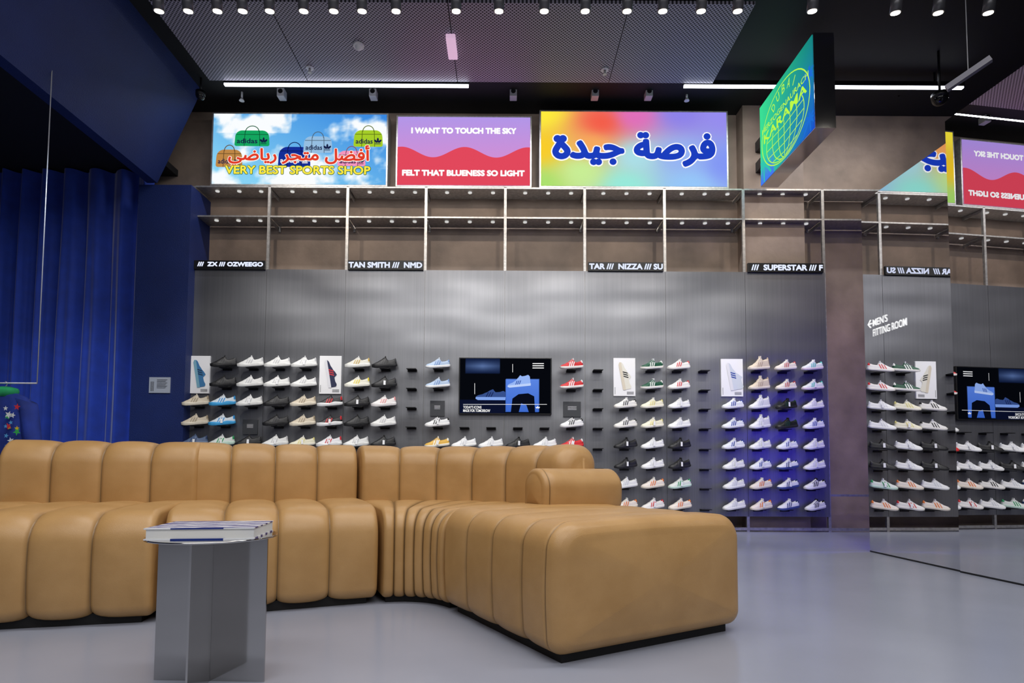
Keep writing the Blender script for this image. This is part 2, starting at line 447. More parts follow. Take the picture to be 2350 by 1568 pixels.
script('I WANT TO TOUCH THE SKY',SB(945,1184,295,307),M,mw,e,.006,.008,real=True)
script('FELT THAT BLUENESS SO LIGHT',SB(924,1203,392,404),M,mw,e,.006,.008,real=True)
def rain(a,b):
    pts=[((0,1),(255,238,60)),((0,.5),(250,205,40)),((0,0),(170,225,110)),((.22,.2),(200,240,150)),((.33,.85),(245,90,70)),((.28,.55),(250,170,90)),((.5,.95),(225,110,190)),((.5,.4),(170,225,235)),((.45,0),(150,235,220)),((.75,1),(140,130,235)),((.75,.4),(150,180,245)),((.8,0),(150,200,250)),((1,1),(150,140,240)),((1,.3),(130,150,245))]
    sw=0;c=[0,0,0]
    for p,k in pts:
        d=((a-p[0])*1.8)**2+(b-p[1])**2+.012; w_=1/d**1.6; sw+=w_
        for i in range(3): c[i]+=k[i]*w_
    return tuple(v/sw for v in c)
e,M,bx,S=lightbox(1238,1671,254,428,.16,'illuminated rainbow gradient sign with blue script lettering',rain,60,30)
b3=SB(1271,1637,308,380)
script(AR2,b3,M,mw,e,.036,.009)
script(AR2,b3,M,em('ink_royal',(28,62,190),1),e,.021,.013)
Yf=6.7; X4=597/1350*Yf; Yn=X4*1350/728
z40=WZ(1757,430,Yf); z41=WZ(1757,237,Yf)-.06
T4=.2
e=empty('projecting_sign',(X4+T4/2,(Yf+Yn)/2,z40)); top(e,'steel box sign with green and blue globe artwork','sign')
m_mir=pm('polished_steel',(215,215,220),.15,1.0)
box('sign_box',X4,X4+T4,Yn,Yf,z40,z41,m_mir,e)
box('mount',X4+.05,X4+.15,Yf,6.95,z40+.3,z40+.42,m_steeld,e)
box('mount',X4+.05,X4+.15,Yf,6.95,z41-.4,z41-.28,m_steeld,e)
M4=lambda u,v,d:(X4-d,Yf+(Yn-Yf)*u,z40+(z41-z40)*v)
def gb(a,b):
    c=mix((60,225,150),(20,130,125),a*.9*(b*.8+.3))
    c=mix(c,(25,80,210),max(0,(a-.25)*1.1*(1-b)+ .15*(1-b)))
    if b<.35 and a<.3: c=mix(c,(70,120,240),(.35-b)*3)
    return c
vgrid('lit_face',(.01,.99,.01,.99),30,30,M4,gb,m_glow,e,.004)
mly=em('ink_lime',(190,250,70),1)
cc=(.5,.47)
A=1.26
def E(c,rx,ry,a0=0,a1=360,n=40): return [(c[0]+(x-c[0])/A,y) for x,y in ell(c,rx,ry,a0,a1,n)]
g=ribbon2(E(cc,.56,.44),.012,True)
gc=(.5,.36)
g+=ribbon2(E(gc,.44,.31,155,385),.010)
for rx in (.14,.29): g+=ribbon2(E(gc,rx,.31,158,382),.009)
for vv in (.12,.22,.32,.42): 
    hw=.44*math.sqrt(max(0,1-((vv-.36)/.31)**2))/A
    g+=ribbon2([(.5-hw,vv+.01),(.5,vv-.015),(.5+hw,vv+.01)],.009)
g+=ribbon2([(.5,.06),(.5,.46)],.009)
flat('globe_linework',g,M4,mly,e,.008)
for i,ch in enumerate('DUBAI'):
    t=math.radians(126-18*i); r_=.36
    u=.5+r_*math.cos(t)*1.15/A; v=.47+r_*math.sin(t)*1.0
    rot=t-math.pi/2
    def MR(x,y,d,u=u,v=v,rot=rot): return M4(u+(x*math.cos(rot)-y*math.sin(rot))/A,v+x*math.sin(rot)+y*math.cos(rot),d)
    ww=.034 if ch!='I' else .007
    text(ch,(-ww,ww,-.05,.05),MR,mly,e,.0,.010)
text('HERZOGENAURACH',(.07,.93,.60,.665),M4,mly,e,.01,.010)
text('KARAMA',(.10,.90,.465,.575),M4,mly,e,.02,.010)
for (bx_,bz_,s) in ((.08,.22,.2),(.94,.60,.2),(.93,.14,.16)):
    pl=[]
    for k in range(7):
        t=math.radians(-20+k*37)
        L1=[(bx_+s*q*math.cos(t)/A,bz_+s*q*math.sin(t)-s*.5*q*q) for q in (0,.3,.6,1)]
        pl+=ribbon2(L1,.026)
    pl+=ribbon2([(bx_,bz_),(bx_+.01,max(.01,bz_-.25))],.018)
    pl=[[(min(.99,max(.01,x)),min(.99,max(.01,y))) for x,y in p] for p in pl]
    flat('palm_artwork',pl,M4,em('ink_palm_a' if bx_<.5 else 'ink_palm_b',(50,200,175) if bx_<.5 else (30,110,215),1),e,.006)
# ---------------------------------------------------------------- LED tickers
m_led2=em('ticker_white',(225,232,255),1.1)
for (p0,p1,y0,y1,tx,u0,u1) in ((438,608,598,618,')  ///  ZX /// OZWEEGO',439,604),(798,971,598,619,'TAN SMITH ///  NMD',800,969),(1350,1523,602,622,'TAR ///  NIZZA /// SU',1352,1521),(1717,1890,604,625,'///  SUPERSTAR /// F',1724,1888)):
    Y=D-.04; pc=(y0+y1)/2
    xa=WX(p0,pc,Y);xb=WX(p1,pc,Y);z0=WZ((p0+p1)/2,y1,Y);z1=WZ((p0+p1)/2,y0,Y)
    e=empty('led_ticker',((xa+xb)/2,Y+.02,z0)); top(e,'black LED strip display with scrolling white words','display','led ticker displays')
    box('housing',xa,xb,Y,Y+.035,z0,z1,m_blk,e)
    zc=(z0+z1)/2
    script(tx,(WX(u0,pc,Y)+.004,WX(u1,pc,Y)-.004,zc-.031,zc+.031),MY(Y),m_led2,e,.0045,.003,real=True)
# ---------------------------------------------------------------- shoes
def interp(tb,t):
    for i in range(len(tb)-1):
        if t<=tb[i+1][0]:
            a=(t-tb[i][0])/(tb[i+1][0]-tb[i][0]); a=a*a*(3-2*a)*.5+a*.5
            return tb[i][1]+(tb[i+1][1]-tb[i][1])*a
    return tb[-1][1]
TYPES={
 'classic':dict(w=[(0,.018),(.05,.030),(.25,.032),(.5,.037),(.72,.044),(.88,.039),(.96,.026),(1,.010)],
   h=[(0,.078),(.06,.092),(.2,.080),(.34,.078),(.42,.108),(.5,.098),(.65,.074),(.8,.056),(.93,.048),(1,.034)],sole=.026,cav=.36),
 'runner':dict(w=[(0,.016),(.05,.030),(.25,.034),(.5,.038),(.72,.043),(.88,.036),(.96,.022),(1,.008)],
   h=[(0,.090),(.06,.108),(.2,.092),(.32,.086),(.42,.118),(.5,.108),(.65,.084),(.8,.064),(.93,.050),(1,.036)],sole=.036,cav=.36),
 'high':dict(w=[(0,.018),(.05,.031),(.25,.034),(.5,.038),(.72,.044),(.88,.039),(.96,.026),(1,.010)],
   h=[(0,.115),(.06,.140),(.2,.130),(.34,.128),(.42,.145),(.5,.118),(.65,.080),(.8,.058),(.93,.048),(1,.034)],sole=.028,cav=.36)}
SL=.288
def stripemat(key,base,stripe,rough=.5):
    m=bpy.data.materials.new('upper_'+key); m.use_nodes=True; nt=m.node_tree; b=nt.nodes['Principled BSDF']; b.inputs['Roughness'].default_value=rough
    tc=nt.nodes.new('ShaderNodeTexCoord'); sp=nt.nodes.new('ShaderNodeSeparateXYZ'); nt.links.new(tc.outputs['Object'],sp.inputs[0])
    def mth(op,a,b_=None):
        n=nt.nodes.new('ShaderNodeMath'); n.operation=op
        for i,v in enumerate((a,b_)):
            if v is None: continue
            if isinstance(v,(int,float)): n.inputs[i].default_value=v
            else: nt.links.new(v,n.inputs[i])
        return n.outputs[0]
    u=mth('ADD',sp.outputs[0],mth('MULTIPLY',sp.outputs[2],-.55))
    ph=mth('FRACT',mth('MULTIPLY',mth('ADD',u,.2),1/.026))
    band=mth('LESS_THAN',ph,.5)
    i1=mth('GREATER_THAN',u,-.0685); i2=mth('LESS_THAN',u,.008)
    side=mth('GREATER_THAN',mth('ABSOLUTE',sp.outputs[1]),.021)
    lo=mth('LESS_THAN',sp.outputs[2],.082)
    heel=mth('MULTIPLY',mth('GREATER_THAN',sp.outputs[0],.122),mth('GREATER_THAN',sp.outputs[2],.055))
    k=mth('MULTIPLY',mth('MULTIPLY',mth('MULTIPLY',band,i1),mth('MULTIPLY',i2,side)),lo)
    k=mth('MAXIMUM',k,heel)
    mx=nt.nodes.new('ShaderNodeMixRGB'); mx.inputs[1].default_value=L(base); mx.inputs[2].default_value=L(stripe)
    nt.links.new(k,mx.inputs[0]); nt.links.new(mx.outputs[0],b.inputs['Base Color'])
    return m
m_in=pm('shoe_lining',(60,58,58),.8)
m_tag=pm('paper_tag',(245,245,245),.6)
SCH={
'k':((22,22,24),(45,45,48),(25,25,27),(20,20,20),'runner'),
'kk':((20,20,22),(60,60,60),(28,28,30),(25,25,25),'classic'),
'kg':((18,22,20),(25,60,45),(30,30,32),(25,25,25),'classic'),
'w':((222,222,220),(190,190,192),(228,228,225),(235,235,235),'runner'),
'wg':((215,212,200),(190,160,80),(235,235,230),(240,240,240),'runner'),
'wy':((225,222,205),(225,205,60),(240,238,225),(245,245,245),'runner'),
'c':((205,192,170),(160,145,120),(225,215,195),(220,210,190),'runner'),
'bw':((210,220,228),(40,140,205),(60,165,225),(235,235,235),'runner'),
'bg':((85,105,140),(40,60,100),(120,135,160),(90,110,140),'runner'),
'kr':((25,25,30),(200,35,45),(235,235,235),(30,30,30),'runner'),
'wrb':((225,225,228),(200,35,50),(235,235,235),(235,235,235),'runner'),
'wgn':((215,220,215),(40,150,90),(200,225,210),(235,235,235),'runner'),
'wp':((225,220,218),(225,150,150),(235,230,228),(240,240,240),'runner'),
'wk':((228,226,222),(30,30,32),(235,232,225),(240,240,240),'classic'),
'lb':((170,190,215),(110,140,190),(235,235,235),(230,235,240),'classic'),
'rw':((200,40,45),(240,240,240),(235,230,225),(240,240,240),'classic'),
'r':((205,35,40),(240,235,235),(220,50,50),(235,235,235),'classic'),
'gn':((20,80,55),(235,235,230),(235,232,225),(235,235,235),'classic'),
'wr':((228,225,222),(205,45,50),(238,234,228),(240,240,240),'classic'),
'cr':((215,200,180),(175,155,135),(230,220,205),(235,225,210),'high'),
'wm':((222,215,205),(185,70,70),(235,228,218),(235,235,235),'classic'),
'wt':((215,222,222),(70,180,175),(230,215,220),(235,235,235),'classic'),
'cy':((228,224,200),(215,205,130),(238,234,218),(240,240,235),'classic'),
'ww':((230,230,230),(205,208,212),(236,236,234),(240,240,240),'classic'),
'wn':((225,228,235),(35,60,150),(235,235,238),(240,240,240),'classic'),
'wh':((228,228,232),(200,205,215),(236,236,238),(240,240,240),'high'),
'y':((222,175,70),(245,240,225),(235,230,215),(240,235,220),'classic'),
'or':((228,218,208),(225,120,50),(232,222,205),(240,240,235),'classic'),
'nv':((225,226,230),(30,50,110),(60,75,140),(235,235,235),'classic'),
'wkk':((225,225,226),(20,20,20),(232,230,228),(30,30,30),'classic'),
'nb':((30,60,110),(235,235,235),(235,235,232),(235,235,235),'classic'),
}
DESC={'k':'black running shoe','kk':'black low sneaker','kg':'black sneaker with dark green trim','w':'white running shoe','wg':'off-white running shoe with gold trim','wy':'off-white running shoe with yellow trim','c':'cream chunky running shoe','bw':'white running shoe with bright blue sole','bg':'slate blue running shoe','kr':'black running shoe, red trim, white sole','wrb':'white running shoe with red trim','wgn':'white running shoe with green trim','wp':'white running shoe with pink trim','wk':'white low sneaker with black stripes','lb':'pale blue low sneaker with white sole','rw':'red low sneaker with white stripes','r':'bright red low sneaker','gn':'dark green low sneaker with white stripes','wr':'white low sneaker with red stripes','cr':'cream high-top sneaker','wm':'off-white sneaker with dark red stripes','wt':'white low sneaker with teal stripes','cy':'pale yellow low sneaker','ww':'plain white low sneaker','wn':'white low sneaker with navy stripes','wh':'white high-top sneaker','y':'mustard yellow low sneaker','or':'white low sneaker with orange stripes','nv':'white sneaker with navy stripes and sole','wkk':'white sneaker with black stripes and laces','nb':'navy low sneaker with white stripes'}
def loc_mesh(name,vs,fs,mats,mi=None,smooth=True):
    me=bpy.data.meshes.new(name); me.from_pydata(vs,[],fs); me.update()
    for m in mats: me.materials.append(m)
    for i,p in enumerate(me.polygons):
        p.use_smooth=smooth
        if mi: p.material_index=mi[i]
    return me
def shoe_meshes(key):
    base,stripe,sole,lace,ty=SCH[key]; T=TYPES[ty]
    mst=stripemat(key,base,stripe); msol=pm('sole_'+key,sole,.55); mlc=pm('lace_'+key,lace,.7)
    m=26;n=16; vs=[];fs=[];mi=[]
    hz=T['sole']
    for j in range(m+1):
        t=j/m
        w_=interp(T['w'],t);h=interp(T['h'],t); x=SL/2-SL*.98*t-.003
        for i in range(n+1):
            a=math.pi*i/n; c=math.cos(a);s=math.sin(a)
            yy=w_*(1 if c>0 else -1)*abs(c)**.75; zz=s**.8
            hh=h-hz+.004
            yy*=1-.38*zz*min(1,h/.1) if h>.06 else 1-.15*zz
            z=hz-.004+hh*zz
            if .07<t<T['cav'] and abs(i-n/2)<=3: z=min(z,h-.035-.01*(1 if abs(i-n/2)<2 else 0))
            vs.append((x,yy,z))
    for j in range(m):
        for i in range(n):
            k=j*(n+1)+i; fs.append((k,k+1,k+n+2,k+n+1))
            t=(j+.5)/m
            mi.append(1 if (.07<t<T['cav'] and abs(i+.5-n/2)<3) else 0)
    fs.append(tuple(range(n,-1,-1))); mi.append(0)
    fs.append(tuple(m*(n+1)+i for i in range(n+1))); mi.append(0)
    up=loc_mesh('sneaker',vs,fs,[mst,m_in],mi)
    vs=[];fs=[];mm=26
    out=[]
    for j in range(mm+1): 
        t=j/mm; out.append((SL/2-SL*t,interp(T['w'],t)+.004+(.004 if ty=='runner' and (t<.2 or t>.5) else 0)))
    ring=[(x,y) for x,y in out]+[(x,-y) for x,y in reversed(out)]
    N=len(ring)
    def lift(x): 
        t=(SL/2-x)/SL; return .012*max(0,(t-.75)/.25)**2+.006*max(0,(.1-t)/.1)
    lv=[(0,.93),(.004,1.0),(.5*hz,.985),(hz-.003,1.0),(hz,.95)]
    for z,sx in lv:
        for x,y in ring:
            zz=z+lift(x)*(1-z/hz*.4)
            if ty=='runner' and z>.5*hz: zz+=.008*math.sin((x+.14)*40)
            vs.append((x*(.985+.015*sx),y*sx,zz))
    for k in range(len(lv)-1):
        for i in range(N): fs.append((k*N+i,k*N+(i+1)%N,(k+1)*N+(i+1)%N,(k+1)*N+i))
    fs.append(tuple(range(N-1,-1,-1))); fs.append(tuple((len(lv)-1)*N+i for i in range(N)))
    so=loc_mesh('sole',vs,fs,[msol])
    vs=[];fs=[]
    for k in range(5):
        t=.45+.055*k; x=SL/2-SL*.98*t; h=interp(T['h'],t)+.002; w_=interp(T['w'],t)*.55
        b=bv(x-.003,x+.003,-w_,w_,h-.006,h+.002); nn=len(vs)
        vs+=[(p[0],p[1],p[2]-(.006 if abs(p[1])>0 else 0)) for p in b]; fs+=[tuple(i+nn for i in q) for q in BF]
    b=bv(SL/2-SL*.44,SL/2-SL*.41,-.018,.018,interp(T['h'],.42)-.03,interp(T['h'],.42)+.008); nn=len(vs); vs+=b; fs+=[tuple(i+nn for i in q) for q in BF]
    la=loc_mesh('laces',vs,fs,[mlc],smooth=False)
    return up,so,la
SM={}
tagme=loc_mesh('price_tag',bv(-.012,.012,-.0008,.0008,-.05,0),BF,[m_tag],smooth=False)
ROWS=[
". k w w w . wg k d lb . . . . rw d . gn wr d . cr wm wt",
". k w w w . wy k d lb . . . . rw d . gn wr d . cr wm wt",
"c bw w k c kr k wp d . . . . . . d wk cy ww d wn wh kg ww",
"c bw . k c kr k w d wkk d d d d wkk d wk cy ww d wn wh kg wn",
"bg wgn k w cy wrb w k d y ww ww kk ww r d kk ww kk d wn ww wn ww",
". . . . . . . . . . ww kk ww ww ww d kk ww kk d ww wn nv ww",
". . . . . . . . . . nb ww wk or ww . ww or wgn2 d ww or nv wkk",
". . . . . . . . . . nb wgn2 ww wr ww . or wr or d ww or nv wkk"]
rowy=[849,894,938,983,1030,1076,1121,1169]
XC0=WX(450,930,D-.1); XC1=WX(1866,940,D-.1)
m_shelf=pm('black_bracket',(14,14,15),.4)
SCH['wgn2']=SCH['wgn'][:4]+('classic',); DESC['wgn2']='white low sneaker with green stripes'
shoeYaw=math.radians(18)
brk=None
for r,row in enumerate(ROWS):
    tk=row.split(); assert len(tk)==24,(r,len(tk))
    z=WZ(1160,rowy[r]-3.0,D-.1)
    for c,key in enumerate(tk):
        if key=='.': continue
        x=XC0+(XC1-XC0)*c/23
        if brk is None:
            vs=bv(-.055,.055,0,.10,-.012,-.004)+bv(-.055,.055,.092,.10,-.03,-.004)
            brk=loc_mesh('shoe_ledge',vs,BF+[tuple(i+8 for i in q) for q in BF],[m_shelf],smooth=False)
        o=bpy.data.objects.new('shoe_ledge',brk); COL.objects.link(o); o.location=(x,D-.111,z)
        top(o,'small black metal ledge on the steel wall','shoe ledge','shoe display ledges')
        if key=='d': continue
        if key not in SM: SM[key]=shoe_meshes(key)
        up,so,la=SM[key]
        s=bpy.data.objects.new('sneaker',up); COL.objects.link(s)
        s.location=(x,D-.10,z+.006)
        s.rotation_euler=(math.radians(6),math.radians(-7),shoeYaw+random.uniform(-.05,.05))
        top(s,DESC[key]+' on a wall ledge','shoe','sneakers on the display wall')
        for nm,me in (('sole',so),('laces',la)):
            q=bpy.data.objects.new(nm,me); COL.objects.link(q); q.parent=s
        if (r*7+c*3)%4==0 or r in(4,5):
            q=bpy.data.objects.new('price_tag',tagme); COL.objects.link(q); q.parent=s
            q.location=(.005,-.043,.072); q.rotation_euler=(-.15,.15,0)
# ---------------------------------------------------------------- posters
def shoe2d(e,cpx,cpy,size,rot,Y,cb,cs,csole,high=False,glow=False,dd=.004):
    T=TYPES['high' if high else 'classic']; c=W(cpx,cpy,Y); M=MY(Y)
    def tr(x,z): 
        z-=.05; x*=size;z*=size
        return (c.x+x*math.cos(rot)-z*math.sin(rot),c.z+x*math.sin(rot)+z*math.cos(rot))
    n=24
    up=[(SL/2-SL*j/n,interp(T['h'],j/n)) for j in range(n+1)]
    quads=[[tr(up[j][0],.02),tr(up[j+1][0],.02),tr(*up[j+1]),tr(*up[j])] for j in range(n)]
    k='%s%s'%(cpx,cpy)
    mf=(lambda nm,c_:em(nm,c_,1)) if glow else (lambda nm,c_:pm(nm,c_,.6))
    pre='screen' if glow else 'printed'
    flat(pre+'_upper',quads,M,mf('pu'+k,cb),e,dd)
    flat(pre+'_sole',[[tr(-SL/2-.004,.012),tr(-SL/2+.02,0),tr(SL/2,0),tr(SL/2+.004,.03),tr(-SL/2-.002,.03)]],M,mf('ps'+k,csole),e,dd+.0008)
    st_=[[tr(x,.03),tr(x+.012,.03),tr(x+.035,.078),tr(x+.023,.078)] for x in (-.05,-.027,-.004)]
    flat(pre+'_stripes',st_,M,mf('pt'+k,cs),e,dd+.0012)
m_paper=pm('poster_paper',(240,240,242),.5)
m_ink=pm('print_ink',(40,40,42),.6)
for (p0,p1,y0,y1,cb,cs,cl,hi) in ((433,481,817,903,(60,120,170),(30,60,90),(120,170,190),False),(733,783,817,904,(35,40,75),(210,45,55),(225,225,230),False),(1408,1458,822,909,(225,222,210),(25,25,25),(215,205,185),False),(1655,1705,824,910,(205,212,222),(40,70,160),(225,225,228),True)):
    Y=D-.03; xa=WX(p0,(y0+y1)/2,Y);xb=WX(p1,(y0+y1)/2,Y);z0=WZ((p0+p1)/2,y1,Y);z1=WZ((p0+p1)/2,y0,Y)
    e=empty('poster',((xa+xb)/2,Y,z0)); top(e,'white poster with a printed %s sneaker'%('high-top' if hi else 'low'),'poster','sneaker posters')
    box('poster_board',xa,xb,Y,D-.012,z0,z1,m_paper,e)
    shoe2d(e,(p0+p1)/2+2,(y0+y1)/2-3,1.12,math.radians(-80),Y,cb,cs,cl,hi)
    M=MY(Y)
    flat('print_lines',[[(xa+.015,z0+.02+k*.014),(xa+.02,z0+.02+k*.014),(xa+.02,z0+.03+k*.014),(xa+.015,z0+.03+k*.014)] for k in range(6)]+[[(xb-.10,z0+.02+k*.009),(xb-.02,z0+.02+k*.009),(xb-.02,z0+.023+k*.009),(xb-.10,z0+.023+k*.009)] for k in range(4)],M,m_ink,e,.003)
m_grey=pm('grey_placard',(58,60,64),.5)
for (p0,p1,y0,y1) in ((987,1020,920,955),(1293,1333,922,957),(557,591,963,997)):
    Y=D-.03; xa=WX(p0,(y0+y1)/2,Y);xb=WX(p1,(y0+y1)/2,Y);z0=WZ((p0+p1)/2,y1,Y);z1=WZ((p0+p1)/2,y0,Y)
    e=empty('information_card',((xa+xb)/2,Y,z0)); top(e,'small dark grey information card','sign','grey information cards')
    box('card',xa,xb,Y,D-.012,z0,z1,m_grey,e)
    flat('print_lines',[[(xa+.05,z1-.06-k*.012),(xb-.05,z1-.06-k*.012),(xb-.05,z1-.057-k*.012),(xa+.05,z1-.057-k*.012)] for k in range(4)],MY(Y),m_paper,e,.003)
Y=6.7-.012
xa=WX(342,884,Y);xb=WX(390,884,Y);z0=WZ(366,902,Y);z1=WZ(366,866,Y)
e=empty('wall_placard',((xa+xb)/2,Y,z0)); top(e,'small pale grey text placard on the navy pier','sign')
box('card',xa,xb,Y,6.7,z0,z1,pm('pale_placard',(165,170,180),.5),e)
flat('print_lines',[[(xa+.09,z1-.03-k*.012),(xb-.03-(k%3)*.01,z1-.03-k*.012),(xb-.03-(k%3)*.01,z1-.026-k*.012),(xa+.09,z1-.026-k*.012)] for k in range(9)]+[[(xa+.02+k*.014,z0+.02),(xa+.026+k*.014,z0+.02),(xa+.026+k*.014,z1-.05),(xa+.02+k*.014,z1-.05)] for k in range(3)],MY(Y),m_ink,e,.002)
# ---------------------------------------------------------------- TV
Y=D-.06; xa=WX(1053,885,Y);xb=WX(1266,885,Y);z0=WZ(1160,951,Y);z1=WZ(1160,821,Y)
e=empty('television',((xa+xb)/2,Y,z0)); top(e,'black wall screen showing a blue-toned sneaker film','television')
box('casing',xa,xb,Y,D-.012,z0,z1,m_blk,e,.004)
def tvf(a,b):
    c=(6,8,14)
    if .06<a<.44 and b>.72: c=mix((18,30,62),(90,115,165),max(0,1-abs(b-.86)*8)*(1-abs(a-.25)*3))
    if .5<a<.87 and .03<b<.62: c=mix((110,150,240),(60,105,205),(1-b))
    if b<.25 and a<.5: c=mix(c,(14,22,56),.7)
    return c
M=MY(Y)
def S(px,py):
    p=W(px,py,Y); return (p.x,p.z)
vgrid('screen',(xa+.012,xb-.012,z0+.012,z1-.012),90,60,M,tvf,m_glow,e,.002)
tdk=em('tv_dark',(8,12,26),1)
shoe2d(e,1126,907,1.18,0,Y,(55,80,140),(30,45,95),(130,165,235),False,True,.004)
flat('screen_graphic',[[S(1172,948),S(1176,915),S(1190,905),S(1212,903),S(1226,910),S(1228,948),S(1214,948),S(1208,930),S(1196,926),S(1190,948)]],M,tdk,e,.0045)
shoe2d(e,1191,879,.92,math.radians(6),Y,(150,182,245),(60,90,170),(190,210,250),True,True,.006)
text("TODAY'S ICONS",(S(1063,935)[0],S(1105,935)[0],S(1063,938)[1],S(1063,931.5)[1]),M,mw,e,.02,.0075)
text("MADE FOR TOMORROW",(S(1063,944)[0],S(1125,944)[0],S(1063,946)[1],S(1063,939.5)[1]),M,mw,e,.02,.0075)
flat('screen_graphic',[[S(1222,834+5*k),S(1248,834+5*k),S(1248,836+5*k),S(1222,836+5*k)] for k in range(3)]+[[S(1063,928),S(1255,928),S(1255,929),S(1063,929)],[S(1176,836),S(1177,836),S(1177,855),S(1176,855)],[S(1089,880),S(1090,880),S(1090,905),S(1089,905)]],M,mw,e,.0075)
flat('screen_emblem',[ell(S(1234,935),.007,.014,n=10),ell(S(1231,936),.006,.012,n=10,rot=.7),ell(S(1237,936),.006,.012,n=10,rot=-.7)],M,mw,e,.0075)
# ---------------------------------------------------------------- mirrors
m_mirror=pm('mirror_glass',(225,225,229),.0,1.0)
def mirror(x0,y0,x1,y1,zt_,parent=None):
    t=Vector((x1-x0,y1-y0,0)).normalized(); n=Vector((-t.y,t.x,0)); 
    if n.x<0: n=-n
    a=Vector((x0,y0,.0));b=Vector((x1,y1,.0)); th=n*.012
    vs=[a,b,b+th,a+th]; vs=[v+Vector((0,0,.012)) for v in vs]+[v+Vector((0,0,zt_)) for v in vs]
    mk('mirror_trim',[a-n*.002,b-n*.002,b+th,a+th]+[v+Vector((0,0,.012)) for v in (a-n*.002,b-n*.002,b+th,a+th)],BF,m_blk,parent)
    return mk('mirror_panel',vs,BF,m_mirror,parent)
XM=lambda Y:3.225+(5.3-Y)*.028
XN=lambda Y:3.235+(4.22-Y)*.075
mc=empty('mirrored_column',(3.6,4,0)); top(mc,'large freestanding block clad in mirror panels','mirror')
box('core',3.37,4.3,2.9,5.2,0,3.04,m_black,mc)
box('core',3.42,4.3,2.9,4.2,3.04,3.28,m_black,mc)
mirror(XM(5.24),5.24,XM(4.24),4.24,WZ(2090,399,4.7),mc)
mirror(XN(4.22),4.22,XN(2.7),2.7,3.30,mc)
def MM(u,v,d): return (XM(u)-d,u,v)
def onM(px,py):
    d=ray(px,py); t=(3.225+5.3*.028)/(d.x+.028*d.y); return CL+d*t
pa=onM(2004,762);pb=onM(2081,737)
hh=.064
za=onM(2004,773).z
text('FITTING ROOM',(pa.y,pb.y,za,za+hh),MM,mw,mc,.01,.004)  # vinyl words and arrow are given a glow so they stay white
text("MEN'S",(pa.y,onM(2037,740).y,za+hh*1.4,za+hh*2.4),MM,mw,mc,.01,.004)
y9=onM(1993,758).y
zc=za+hh*1.9
flat('arrow',ribbon2([(y9,zc),(pa.y+.012,zc)],.012)+ribbon2([(y9-.035,zc+.035),(y9,zc),(y9-.035,zc-.035)],.012),MM,mw,mc,.004)
# ---------------------------------------------------------------- curtain
m_velvet=pm('blue_velvet',(14,56,165),.75,sheen=.5,var=.15,vscale=8)
vs=[];fs=[]; nx=420;nz=14; cx0=XL+.05; cx1=bX0-.02
for j in range(nz+1):
    z=.0+4.30*j/nz
    for i in range(nx+1):
        x=cx0+(cx1-cx0)*i/nx
        p=x*23+1.3*math.sin(x*3.1)+.12*math.sin(z*1.7+x*5)
        y=6.98+.06*math.sin(p)+.03*math.sin(p*2.13+1)*(.6+.4*math.sin(z*.9))+.02*math.sin(x*4)
        vs.append((x,y,z))
for j in range(nz):
    for i in range(nx):
        k=j*(nx+1)+i; fs.append((k,k+1,k+nx+2,k+nx+1))
cu=mk('curtain',vs,fs,m_velvet,smooth=True); top(cu,'floor-length pleated blue velvet curtain','curtain')
# ---------------------------------------------------------------- garment rail + jacket
Y=5.0; rb=W(85,880,Y); rt=4.32
m_rod=pm('white_metal',(190,190,195),.3,.4)
gr=empty('hanging_rail',(rb.x,Y,rb.z)); top(gr,'thin white metal clothes rail hanging from above','clothes rail')
tube('rod',[(rb.x,Y,rt),(rb.x,Y,rb.z)],.0045,m_rod,gr)
tube('rod',[(rb.x,Y,rb.z),(rb.x-1.6,Y,rb.z)],.007,m_rod,gr)
hc=W(10,905,Y)
m_jk=pm('blue_print_fabric',(28,52,140),.8,var=.35,vscale=6)
jk=empty('jacket',(hc.x,Y,.75)); top(jk,'blue hooded jacket with bright star print on a hanger','jacket')
def loft(name,rings,mat,parent,cap=True):
    n=len(rings[0]); vs=[p for r_ in rings for p in r_]; fs=[]
    for k in range(len(rings)-1):
        for i in range(n): fs.append((k*n+i,k*n+(i+1)%n,(k+1)*n+(i+1)%n,(k+1)*n+i))
    if cap: fs.append(tuple(range(n-1,-1,-1))); fs.append(tuple((len(rings)-1)*n+i for i in range(n)))
    return mk(name,vs,fs,mat,parent,smooth=True)
def ering(c,rx,ry,n=28,wob=0,tilt=0):
    return [(c[0]+rx*math.cos(2*math.pi*i/n),c[1]+ry*math.sin(2*math.pi*i/n)*(1+wob*math.sin(i*2.2)),c[2]+tilt*math.cos(2*math.pi*i/n)) for i in range(n)]
bz=rb.z-.10
def body_ring(z,rx,ry,w_=.1): return ering((hc.x,Y,z),rx,ry,wob=w_)
loft('jacket_body',[body_ring(.78,.25,.07),body_ring(.84,.27,.09,.2),body_ring(1.0,.27,.09,.2),body_ring(1.15,.265,.085,.15),body_ring(bz-.08,.25,.075),body_ring(bz-.02,.19,.065),body_ring(bz+.02,.09,.05)],m_jk,jk)
for s in (-1,1):
    rg=[]
    for k in range(7):
        t=k/6; c=(hc.x+s*(.19+.12*t-.01*t*t),Y-.02*t,bz-.05-.50*t)
        r_=.085-.02*t
        rg.append(ering(c,r_,r_*.85,n=16,wob=.12,tilt=-s*.03*(1-t)))
    loft('sleeve',rg,m_jk,jk)
m_hood=pm('green_fabric',(30,150,90),.8,var=.4,vscale=9)
loft('hood',[ering((hc.x,Y,bz-.02),.10,.07,20),ering((hc.x,Y-.01,bz+.03),.12,.09,20,.1),ering((hc.x,Y,bz+.055),.10,.08,20,.1),ering((hc.x,Y+.02,bz+.07),.04,.04,20)],m_hood,jk)
m_z=pm('zip',(235,235,240),.4)
box('zip',hc.x-.006,hc.x+.006,Y-.115,Y-.10,.80,bz-.03,m_z,jk)
